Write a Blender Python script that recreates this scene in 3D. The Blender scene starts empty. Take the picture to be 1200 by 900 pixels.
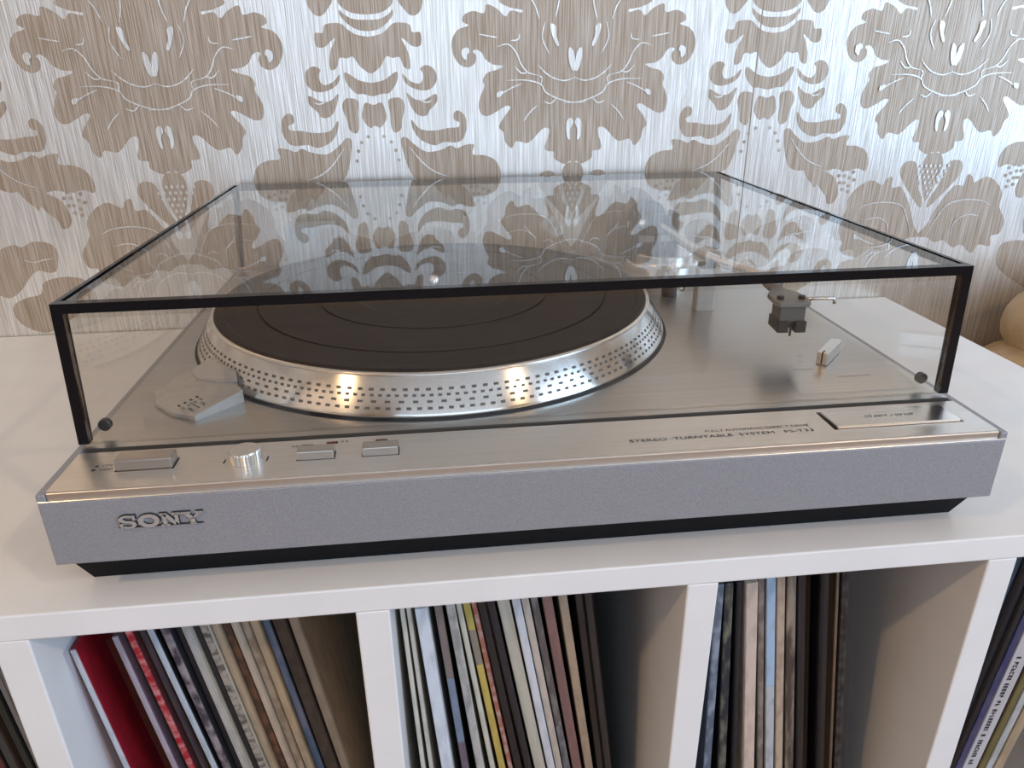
import bpy, bmesh, math, random, json
from mathutils import Vector, Matrix, geometry
random.seed(7)
scene = bpy.context.scene
col = scene.collection
PI = math.pi

# ------------------------------------------------------------------ camera
cam_d = bpy.data.cameras.new('camera'); cam = bpy.data.objects.new('camera', cam_d); col.objects.link(cam)
cam.location = (-0.04858, -0.29311, 0.22422)
cam.rotation_euler = (1.157910, 0.011409, -0.110302)
cam_d.sensor_width = 36.0; cam_d.lens = 36.0 * 865.3 / 1200.0
cam_d.clip_start = 0.01; cam_d.clip_end = 50
scene.camera = cam

# ------------------------------------------------------------------ world, lights, exposure
scene.view_settings.view_transform = 'Standard'
scene.view_settings.look = 'None'
scene.view_settings.gamma = 1.0
scene.view_settings.use_curve_mapping = False
scene.view_settings.exposure = -0.10
w = bpy.data.worlds.new('world'); scene.world = w; w.use_nodes = True
w.node_tree.nodes['Background'].inputs[0].default_value = (0.62, 0.74, 1.0, 1)
w.node_tree.nodes['Background'].inputs[1].default_value = 0.3

def area(name, loc, target, sx, sy, energy, colour, spread=PI):
    l = bpy.data.lights.new(name, 'AREA'); l.shape = 'RECTANGLE'; l.size = sx; l.size_y = sy
    l.energy = energy; l.color = colour; l.spread = spread
    o = bpy.data.objects.new(name, l); col.objects.link(o); o.location = loc
    o.rotation_euler = (Vector(target) - Vector(loc)).to_track_quat('-Z', 'Y').to_euler()
    return o
# daylight through the two windows of the room (one behind the viewer, one in the right-hand wall)
area('window_front_offscreen', (0.15, -2.52, 0.55), (0.15, 0, 0.55), 2.3, 1.3, 23, (0.66, 0.81, 1.0))
area('window_right_offscreen', (1.97, -1.15, 0.60), (0, -1.15, 0.60), 1.3, 1.3, 44, (0.46, 0.70, 1.0))

# ------------------------------------------------------------------ materials
def mat(name, base, rough=0.5, metal=0.0, spec=0.5, coat=0.0):
    m = bpy.data.materials.new(name); m.use_nodes = True
    b = m.node_tree.nodes['Principled BSDF']
    b.inputs['Base Color'].default_value = (*base, 1); b.inputs['Roughness'].default_value = rough
    b.inputs['Metallic'].default_value = metal; b.inputs['Specular IOR Level'].default_value = spec
    b.inputs['Coat Weight'].default_value = coat
    return m
def vary(m, base, base2, scale, stretch=(1, 1, 1), detail=4, lo=0.35, hi=0.65, bump=0.0, bdist=0.001, coords='Object'):
    """mix two close tones of one surface through a stretched noise, with matching fine relief"""
    nt = m.node_tree; N = nt.nodes; L = nt.links; b = N['Principled BSDF']
    tc = N.new('ShaderNodeTexCoord'); mp = N.new('ShaderNodeMapping'); mp.inputs['Scale'].default_value = stretch
    no = N.new('ShaderNodeTexNoise'); no.inputs['Scale'].default_value = scale; no.inputs['Detail'].default_value = detail
    mr = N.new('ShaderNodeMapRange'); mr.inputs[1].default_value = lo; mr.inputs[2].default_value = hi
    mx = N.new('ShaderNodeMix'); mx.data_type = 'RGBA'
    mx.inputs[6].default_value = (*base, 1); mx.inputs[7].default_value = (*base2, 1)
    L.new(tc.outputs[coords], mp.inputs[0]); L.new(mp.outputs[0], no.inputs['Vector'])
    L.new(no.outputs[0], mr.inputs[0]); L.new(mr.outputs[0], mx.inputs[0]); L.new(mx.outputs[2], b.inputs['Base Color'])
    if bump:
        bp = N.new('ShaderNodeBump'); bp.inputs['Strength'].default_value = bump; bp.inputs['Distance'].default_value = bdist
        L.new(no.outputs[0], bp.inputs['Height']); L.new(bp.outputs[0], b.inputs['Normal'])
    return m
def noisy(name, base, base2, scale, rough=.5, metal=0., stretch=(1, 1, 1), **k):
    return vary(mat(name, base, rough, metal), base, base2, scale, stretch, **k)

M = {}
M['paper'] = noisy('wallpaper_ground', (.62, .585, .53), (.90, .885, .85), 1.0, .31, .62, (950, 950, 22), detail=3, bump=.5, bdist=.0006)
M['print'] = noisy('wallpaper_print', (.36, .27, .19), (.58, .50, .42), 1.0, .42, .45, (900, 900, 22), detail=3, lo=.35, hi=.68, bump=.5, bdist=.0006)
M['seam'] = mat('paper_seam', (.36, .30, .24), .7)
M['laminate'] = noisy('white_laminate', (.80, .79, .775), (.83, .82, .805), 30, .32)
M['plinth'] = noisy('grey_metallic_paint', (.25, .255, .275), (.38, .385, .41), 2600, .50, .25, detail=2, lo=.3, hi=.7)
M['alu'] = noisy('brushed_aluminium', (.48, .465, .445), (.53, .515, .495), 1.0, .28, .92, (6, 900, 900), detail=3, bump=.03, bdist=.0002)
M['panel'] = noisy('champagne_aluminium', (.63, .60, .56), (.68, .65, .61), 1.0, .33, .85, (6, 900, 900), detail=3, bump=.06, bdist=.0002)
M['rim'] = noisy('turned_aluminium', (.80, .79, .77), (.84, .83, .81), 900, .11, 1.0, detail=1)
_n = M['rim'].node_tree; _b = _n.nodes['Principled BSDF']; _t = _n.nodes.new('ShaderNodeTangent'); _t.direction_type = 'RADIAL'; _t.axis = 'Z'
_b.inputs['Roughness'].default_value = .20; _b.inputs['Anisotropic'].default_value = .85; _b.inputs['Anisotropic Rotation'].default_value = .25; _n.links.new(_t.outputs[0], _b.inputs['Tangent'])
M['rimtop'] = mat('polished_rim_edge', (.80, .77, .72), .25, .95)
M['chrome'] = mat('satin_chrome', (.72, .70, .67), .24, 1.0)
M['badge'] = mat('badge_silver', (.55, .53, .50), .5, .6)
M['base'] = noisy('black_base_plastic', (.006, .0055, .006), (.009, .008, .009), 300, .7)
M['base'].node_tree.nodes['Principled BSDF'].inputs['Specular IOR Level'].default_value = .15
M['rubber'] = noisy('black_rubber', (.007, .0068, .007), (.011, .0105, .011), 60, .55)
M['rubber'].node_tree.nodes['Principled BSDF'].inputs['Specular IOR Level'].default_value = .25
M['black'] = mat('black_plastic', (.015, .015, .016), .35)
M['grey'] = mat('grey_plastic', (.20, .19, .18), .4, .2)
M['dots'] = mat('strobe_dot', (.10, .095, .09), .5, .3)
M['ink'] = mat('black_ink', (.02, .02, .02), .6)
M['faint'] = mat('faded_ink', (.16, .15, .14), .6)
M['silverstrobe'] = noisy('silver_plastic', (.40, .38, .355), (.44, .42, .39), 200, .38, .35)
M['frost'] = mat('strobe_lens', (.36, .345, .335), .25, .1)
M['button'] = mat('satin_button_metal', (.46, .42, .38), .3, .9)
M['startplate'] = noisy('polished_plate', (.74, .71, .67), (.79, .76, .72), 1.0, .22, 1.0, (8, 700, 700), detail=2)
M['led'] = mat('dark_red_led', (.10, .018, .012), .25)
M['hinge'] = mat('hinge_plastic', (.30, .36, .40), .3, .2)
M['smoke'] = mat('smoked_cartridge', (.09, .09, .09), .15)
M['wood'] = noisy('floor_oak', (.30, .17, .085), (.42, .25, .13), 3.0, .35, 0, (1, 12, 1))
M['room'] = mat('painted_wall', (.66, .61, .55), .8)
M['wall_tint'] = mat('brown_reflection_tint', (.36, .24, .14), .7)  # unseen wall behind the viewer, brown added to darken what the wallpaper reflects
M['ceil'] = mat('white_ceiling', (.82, .80, .76), .85)
M['leather'] = noisy('tan_leather', (.46, .30, .145), (.56, .38, .20), 38, .42, 0, detail=7, bump=.45, bdist=.006)
M['frame'] = mat('white_window_frame', (.8, .8, .78), .4)

def clear(name, tint, ior=1.47, rough=0.0, gain=1.0):
    """clear sheet: transparent through, Fresnel mirror on the outer faces of each solid sheet"""
    m = bpy.data.materials.new(name); m.use_nodes = True; nt = m.node_tree; N = nt.nodes; L = nt.links
    N.remove(N['Principled BSDF']); out = N['Material Output']
    tr = N.new('ShaderNodeBsdfTransparent'); tr.inputs[0].default_value = (*tint, 1)
    gl = N.new('ShaderNodeBsdfGlossy'); gl.inputs['Roughness'].default_value = rough; gl.inputs['Color'].default_value = (.97, .97, .97, 1)
    fr = N.new('ShaderNodeFresnel'); fr.inputs[0].default_value = ior
    ge = N.new('ShaderNodeNewGeometry'); inv = N.new('ShaderNodeMath'); inv.operation = 'SUBTRACT'; inv.inputs[0].default_value = 1
    g2 = N.new('ShaderNodeMath'); g2.operation = 'MULTIPLY'; g2.inputs[1].default_value = gain; g2.use_clamp = True   # both faces of a sheet: 2R/(1+R)
    ad = N.new('ShaderNodeMath'); ad.operation = 'ADD'; ad.inputs[1].default_value = 1; dv = N.new('ShaderNodeMath'); dv.operation = 'DIVIDE'
    mu = N.new('ShaderNodeMath'); mu.operation = 'MULTIPLY'; mx = N.new('ShaderNodeMixShader')
    L.new(ge.outputs['Backfacing'], inv.inputs[1]); L.new(fr.outputs[0], ad.inputs[0]); L.new(fr.outputs[0], dv.inputs[0]); L.new(ad.outputs[0], dv.inputs[1]); L.new(dv.outputs[0], g2.inputs[0]); L.new(g2.outputs[0], mu.inputs[0]); L.new(inv.outputs[0], mu.inputs[1])
    L.new(mu.outputs[0], mx.inputs[0]); L.new(tr.outputs[0], mx.inputs[1]); L.new(gl.outputs[0], mx.inputs[2]); L.new(mx.outputs[0], out.inputs[0])
    return m
M['acrylic'] = clear('clear_acrylic', (.965, .96, .95), 1.49, 0.0, 1.35)
M['acrylic_edge'] = mat('acrylic_edge', (.006, .007, .010), .08, spec=.25)
M['polysleeve'] = clear('clear_poly_sleeve', (.90, .90, .92), 1.45, .12, .7)

# ------------------------------------------------------------------ mesh helpers
def link(o, parent=None):
    col.objects.link(o)
    if parent is not None: o.parent = parent
    return o
def obj(name, bm, m, parent=None, smooth=False):
    me = bpy.data.meshes.new(name); bm.normal_update(); bm.to_mesh(me); bm.free()
    me.materials.append(m)
    if smooth:
        for p in me.polygons: p.use_smooth = True
    return link(bpy.data.objects.new(name, me), parent)
def tag(o, label, cat, group=None):
    o['label'] = label; o['category'] = cat
    if group: o['group'] = group
    return o
def thing(name, label, cat, loc=(0, 0, 0), group=None):
    o = bpy.data.objects.new(name, None); o.empty_display_size = .02; col.objects.link(o); o.location = loc
    return tag(o, label, cat, group)
def hexa(bm, c):
    """c: 8 corners, bottom loop 0-3 then top loop 4-7"""
    v = [bm.verts.new(p) for p in c]
    for f in ((3, 2, 1, 0), (4, 5, 6, 7), (0, 1, 5, 4), (1, 2, 6, 5), (2, 3, 7, 6), (3, 0, 4, 7)):
        bm.faces.new([v[i] for i in f])
    return bm
def box(x0, x1, y0, y1, z0, z1, bev=0.0, seg=2, bm=None):
    b = bmesh.new()
    hexa(b, [(x0, y0, z0), (x1, y0, z0), (x1, y1, z0), (x0, y1, z0), (x0, y0, z1), (x1, y0, z1), (x1, y1, z1), (x0, y1, z1)])
    if bev: bmesh.ops.bevel(b, geom=b.edges[:], offset=bev, segments=seg, profile=.5, affect='EDGES')
    bmesh.ops.recalc_face_normals(b, faces=b.faces[:])
    if bm is None: return b
    me = bpy.data.meshes.new('t'); b.to_mesh(me); b.free(); bm.from_mesh(me); bpy.data.meshes.remove(me)
    return bm
def prism(pts, z0, z1, bev=0.0, seg=2):
    """pts: list of (x, y) or (x, y, ztop); vertical sided block"""
    b = bmesh.new(); n = len(pts)
    lo = [b.verts.new((p[0], p[1], z0)) for p in pts]; hi = [b.verts.new((p[0], p[1], p[2] if len(p) > 2 else z1)) for p in pts]
    b.faces.new(lo[::-1]); b.faces.new(hi)
    for i in range(n): b.faces.new((lo[i], lo[(i + 1) % n], hi[(i + 1) % n], hi[i]))
    bmesh.ops.recalc_face_normals(b, faces=b.faces[:])
    if bev: bmesh.ops.bevel(b, geom=b.edges[:], offset=bev, segments=seg, profile=.5, affect='EDGES')
    return b
def lathe(prof, n=64, c=(0, 0, 0), axis='Z', closed=False):
    b = bmesh.new(); rings = []
    for r, z in prof:
        if r < 1e-6: rings.append([b.verts.new((0, 0, z))])
        else: rings.append([b.verts.new((r * math.cos(2 * PI * i / n), r * math.sin(2 * PI * i / n), z)) for i in range(n)])
    pairs = list(zip(rings, rings[1:])) + ([(rings[-1], rings[0])] if closed else [])
    for a, d in pairs:
        for i in range(n):
            j = (i + 1) % n
            if len(a) == 1 and len(d) == 1: continue
            if len(a) == 1: b.faces.new((a[0], d[i], d[j]))
            elif len(d) == 1: b.faces.new((a[i], a[j], d[0]))
            else: b.faces.new((a[i], a[j], d[j], d[i]))
    bmesh.ops.recalc_face_normals(b, faces=b.faces[:])
    if axis == 'Y': bmesh.ops.rotate(b, verts=b.verts[:], cent=(0, 0, 0), matrix=Matrix.Rotation(PI / 2, 3, 'X'))
    if axis == 'X': bmesh.ops.rotate(b, verts=b.verts[:], cent=(0, 0, 0), matrix=Matrix.Rotation(PI / 2, 3, 'Y'))
    bmesh.ops.translate(b, verts=b.verts[:], vec=c)
    return b
def cyl(r, z0, z1, c=(0, 0, 0), n=32, axis='Z', bev=.0004):
    return lathe([(0, z0), (r - bev, z0), (r, z0 + bev), (r, z1 - bev), (r - bev, z1), (0, z1)], n, c, axis)
def tube(path, r, n=12):
    b = bmesh.new(); P = [Vector(p) for p in path]; rings = []
    up = Vector((0, 0, 1))
    for i, p in enumerate(P):
        t = (P[min(i + 1, len(P) - 1)] - P[max(i - 1, 0)]).normalized()
        s = t.cross(up)
        if s.length < 1e-4: s = t.cross(Vector((1, 0, 0)))
        s.normalize(); u = s.cross(t)
        rr = r[i] if isinstance(r, (list, tuple)) else r
        rings.append([b.verts.new(p + (s * math.cos(2 * PI * k / n) + u * math.sin(2 * PI * k / n)) * rr) for k in range(n)])
    for a, d in zip(rings, rings[1:]):
        for k in range(n): b.faces.new((a[k], a[(k + 1) % n], d[(k + 1) % n], d[k]))
    b.faces.new(rings[0][::-1]); b.faces.new(rings[-1])
    bmesh.ops.recalc_face_normals(b, faces=b.faces[:])
    return b
def spline(pts, sub=4, closed=True):
    out = []; n = len(pts)
    for i in range(n if closed else n - 1):
        if closed: p0, p1, p2, p3 = pts[i - 1], pts[i], pts[(i + 1) % n], pts[(i + 2) % n]
        else: p0, p1, p2, p3 = pts[max(i - 1, 0)], pts[i], pts[i + 1], pts[min(i + 2, n - 1)]
        for k in range(sub):
            t = k / sub
            out.append(tuple(.5 * (2 * p1[a] + (p2[a] - p0[a]) * t + (2 * p0[a] - 5 * p1[a] + 4 * p2[a] - p3[a]) * t * t + (3 * p1[a] - p0[a] - 3 * p2[a] + p3[a]) * t ** 3) for a in range(len(p1))))
    if not closed: out.append(tuple(pts[-1]))
    return out
def text(s, width, height, centre, m, parent, name='lettering', rot=(0, 0, 0), thick=.0001):
    """lettering as a thin printed mesh, fitted to width x height about a centre"""
    cu = bpy.data.curves.new('t', 'FONT'); cu.body = s; cu.extrude = 0; cu.resolution_u = 3
    o = bpy.data.objects.new('t', cu); col.objects.link(o)
    me = bpy.data.meshes.new_from_object(o.evaluated_get(bpy.context.evaluated_depsgraph_get()))
    bpy.data.objects.remove(o); bpy.data.curves.remove(cu)
    xs = [v.co.x for v in me.vertices]; ys = [v.co.y for v in me.vertices]
    cx, cy = (min(xs) + max(xs)) / 2, (min(ys) + max(ys)) / 2; sx = width / (max(xs) - min(xs)); sy = height / (max(ys) - min(ys))
    R = Matrix.Rotation(rot[2], 3, 'Z') @ Matrix.Rotation(rot[1], 3, 'Y') @ Matrix.Rotation(rot[0], 3, 'X')
    for v in me.vertices: v.co = R @ Vector(((v.co.x - cx) * sx, (v.co.y - cy) * sy, thick)) + Vector(centre)
    me.materials.clear(); me.materials.append(m); me.name = name
    return link(bpy.data.objects.new(name, me), parent)
def struct(name, bm, m, parent=None, smooth=False):
    o = obj(name, bm, m, parent, smooth); o['kind'] = 'structure'; return o

# ------------------------------------------------------------------ room shell
YW = 0.386; FZ = -0.74; CZ = 1.66; XL, XR, YB = -2.0, 2.0, -2.6
wall = struct('wall_back', box(XL, XR, YW, YW + .1, FZ, CZ), M['paper'])
struct('floor', box(XL - .1, XR + .1, YB - .1, YW + .1, FZ - .08, FZ), M['wood'])
struct('ceiling', box(XL - .1, XR + .1, YB - .1, YW + .1, CZ, CZ + .08), M['ceil'])
struct('wall_left', box(XL - .1, XL, YB, YW, FZ, CZ), M['room'])
# right wall with its window opening
b = bmesh.new()
for a in ((YB, -1.85, FZ, CZ), (-.45, YW, FZ, CZ), (-1.85, -.45, FZ, -.1), (-1.85, -.45, 1.3, CZ)): box(XR, XR + .1, a[0], a[1], a[2], a[3], bm=b)
struct('wall_right', b, M['room'])
b = bmesh.new()
for a in ((XL, -1.05, FZ, CZ), (1.35, XR, FZ, CZ), (-1.05, 1.35, FZ, -.15), (-1.05, 1.35, 1.25, CZ)): box(a[0], a[1], YB - .1, YB, a[2], a[3], bm=b)
struct('wall_front', b, M['wall_tint'])
b = bmesh.new()
for a in ((-1.05, -.99), (.12, .18), (1.29, 1.35)): box(a[0], a[1], YB - .06, YB - .01, -.15, 1.25, bm=b)
for a in ((-.15, -.09), (1.19, 1.25)): box(-1.05, 1.35, YB - .06, YB - .01, a[0], a[1], bm=b)
struct('window_1', b, M['frame'])
b = bmesh.new()
for a in ((-1.85, -1.79), (-1.18, -1.12), (-.51, -.45)): box(XR + .01, XR + .06, a[0], a[1], -.1, 1.3, bm=b)
for a in ((-.1, -.04), (1.24, 1.3)): box(XR + .01, XR + .06, -1.85, -.45, a[0], a[1], bm=b)
struct('window_2', b, M['frame'])

# warm ceiling spots of the room
for i, (lx, ly) in enumerate(((-1.45, -1.0), (1.25, -1.35))):
    t = thing('ceiling_spot', ('round white ceiling spot with a warm bulb far from the side window', 'round white ceiling spot with a warm bulb close to the side window')[i], 'ceiling lamp', (lx, ly, CZ), 'warm ceiling spots')
    obj('housing', lathe([(.055, 0), (.055, -.03), (.047, -.03), (.045, -.012), (.045, -.002), (0, -.002)], 32), M['ceil'], t)
    l = bpy.data.lights.new('ceiling_spot_offscreen', 'AREA'); l.shape = 'DISK'; l.size = .09; l.energy = 15; l.color = (1.0, .66, .34)
    lo = bpy.data.objects.new('ceiling_spot_offscreen', l); col.objects.link(lo); lo.parent = t; lo.location = (0, 0, -.032)

# wallpaper print: damask motifs, one mesh shared by every repeat
PAT = json.loads('''{"med":[[4.5,292.5],[16.8,295.8],[26.3,289.2],[37.4,290.8],[45.1,282.5],[55.7,280.8],[60.9,273.2],[64.4,268.6],[54.8,264.2],[45.2,262.6],[45.8,260.5],[54.4,262.2],[59.3,257.8],[65.4,263],[74.8,266.9],[77.1,260.3],[86.2,262],[93.7,258.9],[94.9,254.1],[90.3,251.2],[99.3,248],[104.1,240.8],[104.5,231.9],[99.8,222.8],[92.5,219.3],[86.1,222.1],[84.7,228.1],[87.1,231.7],[83.8,233],[79.6,230.3],[77,225.8],[70.6,221.4],[61.7,220.2],[67,217.2],[75.4,214.9],[79.4,209.3],[78.1,204.3],[81.5,197.1],[83.4,189.5],[81.3,181.9],[75.2,180.5],[66.9,184.5],[59.6,188.4],[56.3,186.2],[63.7,176.5],[66,170.7],[62.5,166.4],[60.9,158.6],[55.5,153.2],[51,158.9],[41.7,157.1],[35.4,161.2],[30.8,166.2],[26,169.6],[21.9,168.5],[22.4,163.4],[25.5,153.9],[23.6,150],[17.5,149.2],[16.8,143.2],[7.6,138.4],[3,141],[-1.8,138.3]],"hole":[[91.8,234.7],[96.3,232.8],[96.1,227.4],[92.7,225.1],[92,229.3],[90.3,231.1]],"mv":[[[-0.5,210.5],[8.9,207.9],[18.9,210.2],[26.4,215],[32.2,220.9]],[[30.7,212.2],[40.7,214.8],[46.7,221.7],[50.6,230.3],[57.7,236.8],[66.6,234.9]],[[-9.5,190.2],[3.7,190.6],[15.9,194.1],[25.4,199],[29.4,205.1],[41.6,208.6],[58.9,208.7]],[[46,206.1],[56,202.2],[66.7,196.4]],[[32.3,188.6],[39.1,182.7],[44.7,175.3]],[[47.8,244.9],[48.9,240.4],[55.3,239.5]],[[66.2,242],[73.9,243.2],[81.7,244.6]],[[29.4,205.1],[28.4,210],[30.7,212.2]],[[52.1,219.8],[46.4,214.4],[40.7,214.8]],[[15.9,194.1],[20.9,189.7],[27,191.5]],[[26,253.7],[28.4,241.5],[22.4,229.1]],[[13.8,280.9],[14.8,267.5],[18,255.5]],[[42,275.8],[34.7,265.7],[31,255.4]]],"md":[[[1.7,231.1],[5.4,233.8],[5.7,225.8],[3,216.8],[0.2,215.9],[0,222.2]],[[17,250.3],[21.4,252],[20.7,245.1],[16.1,235.4],[14,236.3],[16.6,243.4]],[[3.1,177.7],[6.7,173.8],[6,162.2],[3.1,159.4],[3.2,168.1],[0.5,173.9]],[[62.5,200.3],[67.2,199.3],[67.6,195.5],[63.8,196.5]]],"col":[[[1.1,279.4],[12.4,277.8],[19.7,273.2],[21.9,268.6],[16.4,263.3],[9.3,260.7],[0.3,259.8]],[[0.5,256],[10.7,256.6],[17.8,260.1],[21.2,263.2],[21.2,259.3],[15.6,253.1],[8.3,248.8],[0.6,247.6]],[[0.8,243.5],[9.7,245.3],[15.2,248.4],[20.7,253.1],[27.7,253.8],[34.5,252.2],[36.3,246.7],[42.9,246.3],[42.7,237],[36.1,236],[29.4,241.2],[26.9,242],[30.7,234.7],[32.9,227.4],[32.7,218.9],[27.5,220.6],[24.5,227.8],[18.8,227.3],[13.6,228.5],[8.6,221.2],[1.3,215.5]],[[1.2,208.4],[10.4,210.5],[17.9,215.3],[21.9,216.4],[20.9,208.7],[14.1,200.4],[7.8,199.7],[1,197.8]],[[1.1,191],[6.3,192.9],[9,188.7],[10.1,180.1],[4.7,172.7],[1,174.2]]],"side":[[[26.4,271.7],[44.5,273.1],[45.9,267],[42,260.5],[36.7,258.9],[31.8,262.4]],[[25.9,215.2],[31.7,209.7],[38.7,207.2],[42.5,210],[43.1,215],[41.2,219.2],[46.7,221.6],[52.8,218.2],[54.7,210.7],[50.2,203.7],[42,201.7],[32.3,204.7],[27.2,209.4]],[[28.4,200.2],[35.2,195],[43.3,194.4],[53,199],[53.6,192.5],[47.4,186.3],[44.4,181.7],[37.5,182.1],[32.1,188.3]],[[12.7,194.2],[18.2,196.5],[23.6,195.7],[26.4,189.2],[23.3,179],[21.8,171.2],[16.2,168.3],[13.5,173.9],[13.4,184.3]],[[31.1,178.8],[38.3,170.8],[51.1,169.4],[62.2,171.2],[71.1,171.8],[72.8,175.4],[68.1,177.8],[67.9,183.3],[72,185.3],[77.4,180.5],[78.5,170.9],[74.8,161.8],[68.7,159.1],[58,159.7],[50.4,157],[39.5,161.1],[32.7,169.2]],[[21.1,161.5],[25.4,164.6],[32,158.6],[42.7,151.8],[55.8,153.3],[63.8,156.7],[69.3,154.2],[76.5,156.8],[84.4,156.9],[82.8,149],[93.2,147.7],[102.5,143.5],[107.3,134.2],[106,124.9],[98.4,127.4],[86.8,125.5],[75.4,127.6],[65.8,126],[52.8,130.1],[41.2,126.7],[30.2,130.7],[24.5,143.6]]],"sdots":[[6.8,165.4],[12.8,160.8],[16,153.7],[18.2,145.5]],"svein":[[[28.1,156.1],[38.5,143.2],[49.2,134.8],[62.2,129.8]],[[39.7,194.1],[45,192.3],[49.6,193.9]]],"low":[[[28.4,153.8],[45.1,141.3],[57.1,128.8],[68.1,124.9],[78.3,117.5],[82.2,104.7],[79.4,96.5],[73,95.4],[71.1,102.3],[65.6,107.9],[60.3,114.4],[57.7,110.9],[55.2,114.6],[49.7,120.1],[42.4,130.9],[34.2,138.2],[26.1,145.3]]],"ldots":[[83.9,126.2],[90.1,126.9],[94.6,124.1],[86,120.8],[91.6,118.9],[96.4,116.9],[87.1,114.5],[91.7,111.6],[86.5,108.2],[92.2,106.2],[80.9,121],[82.8,114.6]],"crown":[[[15.5,128.6],[22.5,132.9],[30,130],[31.1,120.9],[23.9,110.2],[14.8,99.4],[3.8,88.5],[3.3,96],[10.1,108.8]]],"leaf":[[[1,60.9],[-7,71.8],[-12.7,85.5],[-19.9,98.9],[-27.7,108.9],[-36.6,108.7],[-38.5,118.5],[-44,116.5],[-47.2,111.1],[-58.2,116.1],[-69.9,111],[-78.9,99.9],[-79.3,87.5],[-88.3,73.3],[-86.6,60.6],[-78.2,58.1],[-79.3,48],[-66.6,49.9],[-61.1,41.5],[-48.1,50.6],[-39.6,48],[-28.7,55.6],[-18.6,54],[-9.9,59.1]],[[-110.7,66.2],[-109.7,77.5],[-115.3,83.3],[-127.3,84.7],[-137.1,80.4],[-143.6,82.5],[-154.9,79.2],[-166.8,74],[-174.5,59.2],[-171.8,43.6],[-159.8,35.2],[-147.1,42.5],[-137,53.8],[-128.5,59.2],[-120.2,56.9],[-114,58.6]],[[-91.7,48],[-103.3,52.4],[-116,51.9],[-127.9,47.6],[-132.1,37.9],[-145.6,34.6],[-158.3,27.2],[-155.4,11],[-135.7,1.8],[-112.7,13],[-92.6,28.2]]],"lvein":[[[-8.9,63.4],[-14.7,77.1],[-23.3,90.6],[-40,95],[-58.2,93.7],[-68.3,89.3]],[[-33.8,59.7],[-34.9,73.7],[-46.7,80.3],[-60.7,78.4]],[[-111.6,70],[-122.6,68.5],[-130.1,66.9],[-138.3,69.1]]]}''')
def motif_mesh(name, polys, z):
    V = []; F = []
    for p in polys:
        o = len(V); zz = z - 1e-5 * polys.index(p); V += [(x / 1000, zz, y / 1000) for x, y in p]
        for t in geometry.tessellate_polygon([[Vector((x, y, 0)) for x, y in p]]):
            q = [p[i] for i in t]
            ar = (q[1][0] - q[0][0]) * (q[2][1] - q[0][1]) - (q[2][0] - q[0][0]) * (q[1][1] - q[0][1])
            F.append(tuple(o + i for i in (t if ar > 0 else t[::-1])))
    me = bpy.data.meshes.new(name); me.from_pydata(V, [], F); me.update(); return me
def mir(p): return [(-x, y) for x, y in p][::-1]
def both(L): return [q for p in L for q in (spline(p), mir(spline(p)))]
def half(p):   # outline that begins and ends on the axis -> whole closed shape
    q = spline([(max(x, .1), y) for x, y in p], 4, False); q[0] = (0, q[0][1]); q[-1] = (0, q[-1][1])
    return q + [(-x, y) for x, y in q[1:-1]][::-1]
def ribbon(p, wd=1.1):
    q = spline(p, 4, False); a = []; c = []
    for i in range(len(q)):
        d = Vector(q[min(i + 1, len(q) - 1)]) - Vector(q[max(i - 1, 0)]); d.normalize(); nx, ny = -d.y * wd / 2, d.x * wd / 2
        k = min(1, .35 + 3 * min(i, len(q) - 1 - i) / len(q))
        a.append((q[i][0] + nx * k, q[i][1] + ny * k)); c.append((q[i][0] - nx * k, q[i][1] - ny * k))
    return a + c[::-1]
def disc(x, y, r): return [(x + r * math.cos(k * PI / 5), y + r * math.sin(k * PI / 5)) for k in range(10)]
veins = [ribbon(p) for p in PAT['mv']]; veins += [mir(v) for v in veins]
veins += both(PAT['md']) + both([PAT['hole']])
med_me = motif_mesh('damask_medallion', [half(PAT['med'])], -.00015)
vein_me = motif_mesh('damask_veins', veins, -.0007)
colp = [half(p) for p in PAT['col']] + both(PAT['side']) + both(PAT['low'])
for x, y in PAT['sdots']: colp += [disc(x, y, 1.5), disc(-x, y, 1.5)]
for x, y in PAT['ldots']: colp += [disc(x, y, 1.6), disc(-x, y, 1.6)]
col_me = motif_mesh('damask_scrolls', colp, -.00015)
sv = [ribbon(p) for p in PAT['svein']]; sv += [mir(v) for v in sv]
colv_me = motif_mesh('damask_scroll_veins', sv, -.0007)
cr = both(PAT['crown']) + both(PAT['leaf'])
cr += [half([(0, 140), (7, 138), (10, 128), (7, 112), (2, 98), (0, 95)])]
crown_me = motif_mesh('damask_crown', cr, -.00015)
cv = [ribbon(p) for p in PAT['lvein']]; cv += [mir(v) for v in cv]
for j in range(6):
    for i in range(-3, 4):
        xx, yy = i * 4.6 + (j % 2) * 2.3, 102 + j * 5.2
        if abs(xx) < 3 + j * 3.4: cv.append([(xx, yy + 1.9), (xx + 1.5, yy), (xx, yy - 1.9), (xx - 1.5, yy)])
crownv_me = motif_mesh('damask_crown_veins', cv, -.0007)
PX, PZ = .3475, .335
for i in range(-3, 5):
    for j in (-1, 0, 1, 2):
        for me, m, x in ((med_me, 'print', -.2667), (vein_me, 'paper', -.2667), (col_me, 'print', -.0922), (colv_me, 'paper', -.0922), (crown_me, 'print', -.2667), (crownv_me, 'paper', -.2667)):
            if not me.materials: me.materials.append(M[m])
            o = link(bpy.data.objects.new('wallpaper_motif', me), wall); o.location = (x + i * PX, YW, j * PZ)
obj('paper_seam', box(.2425, .2431, YW - .0004, YW + .001, FZ, CZ), M['seam'], wall)

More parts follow.
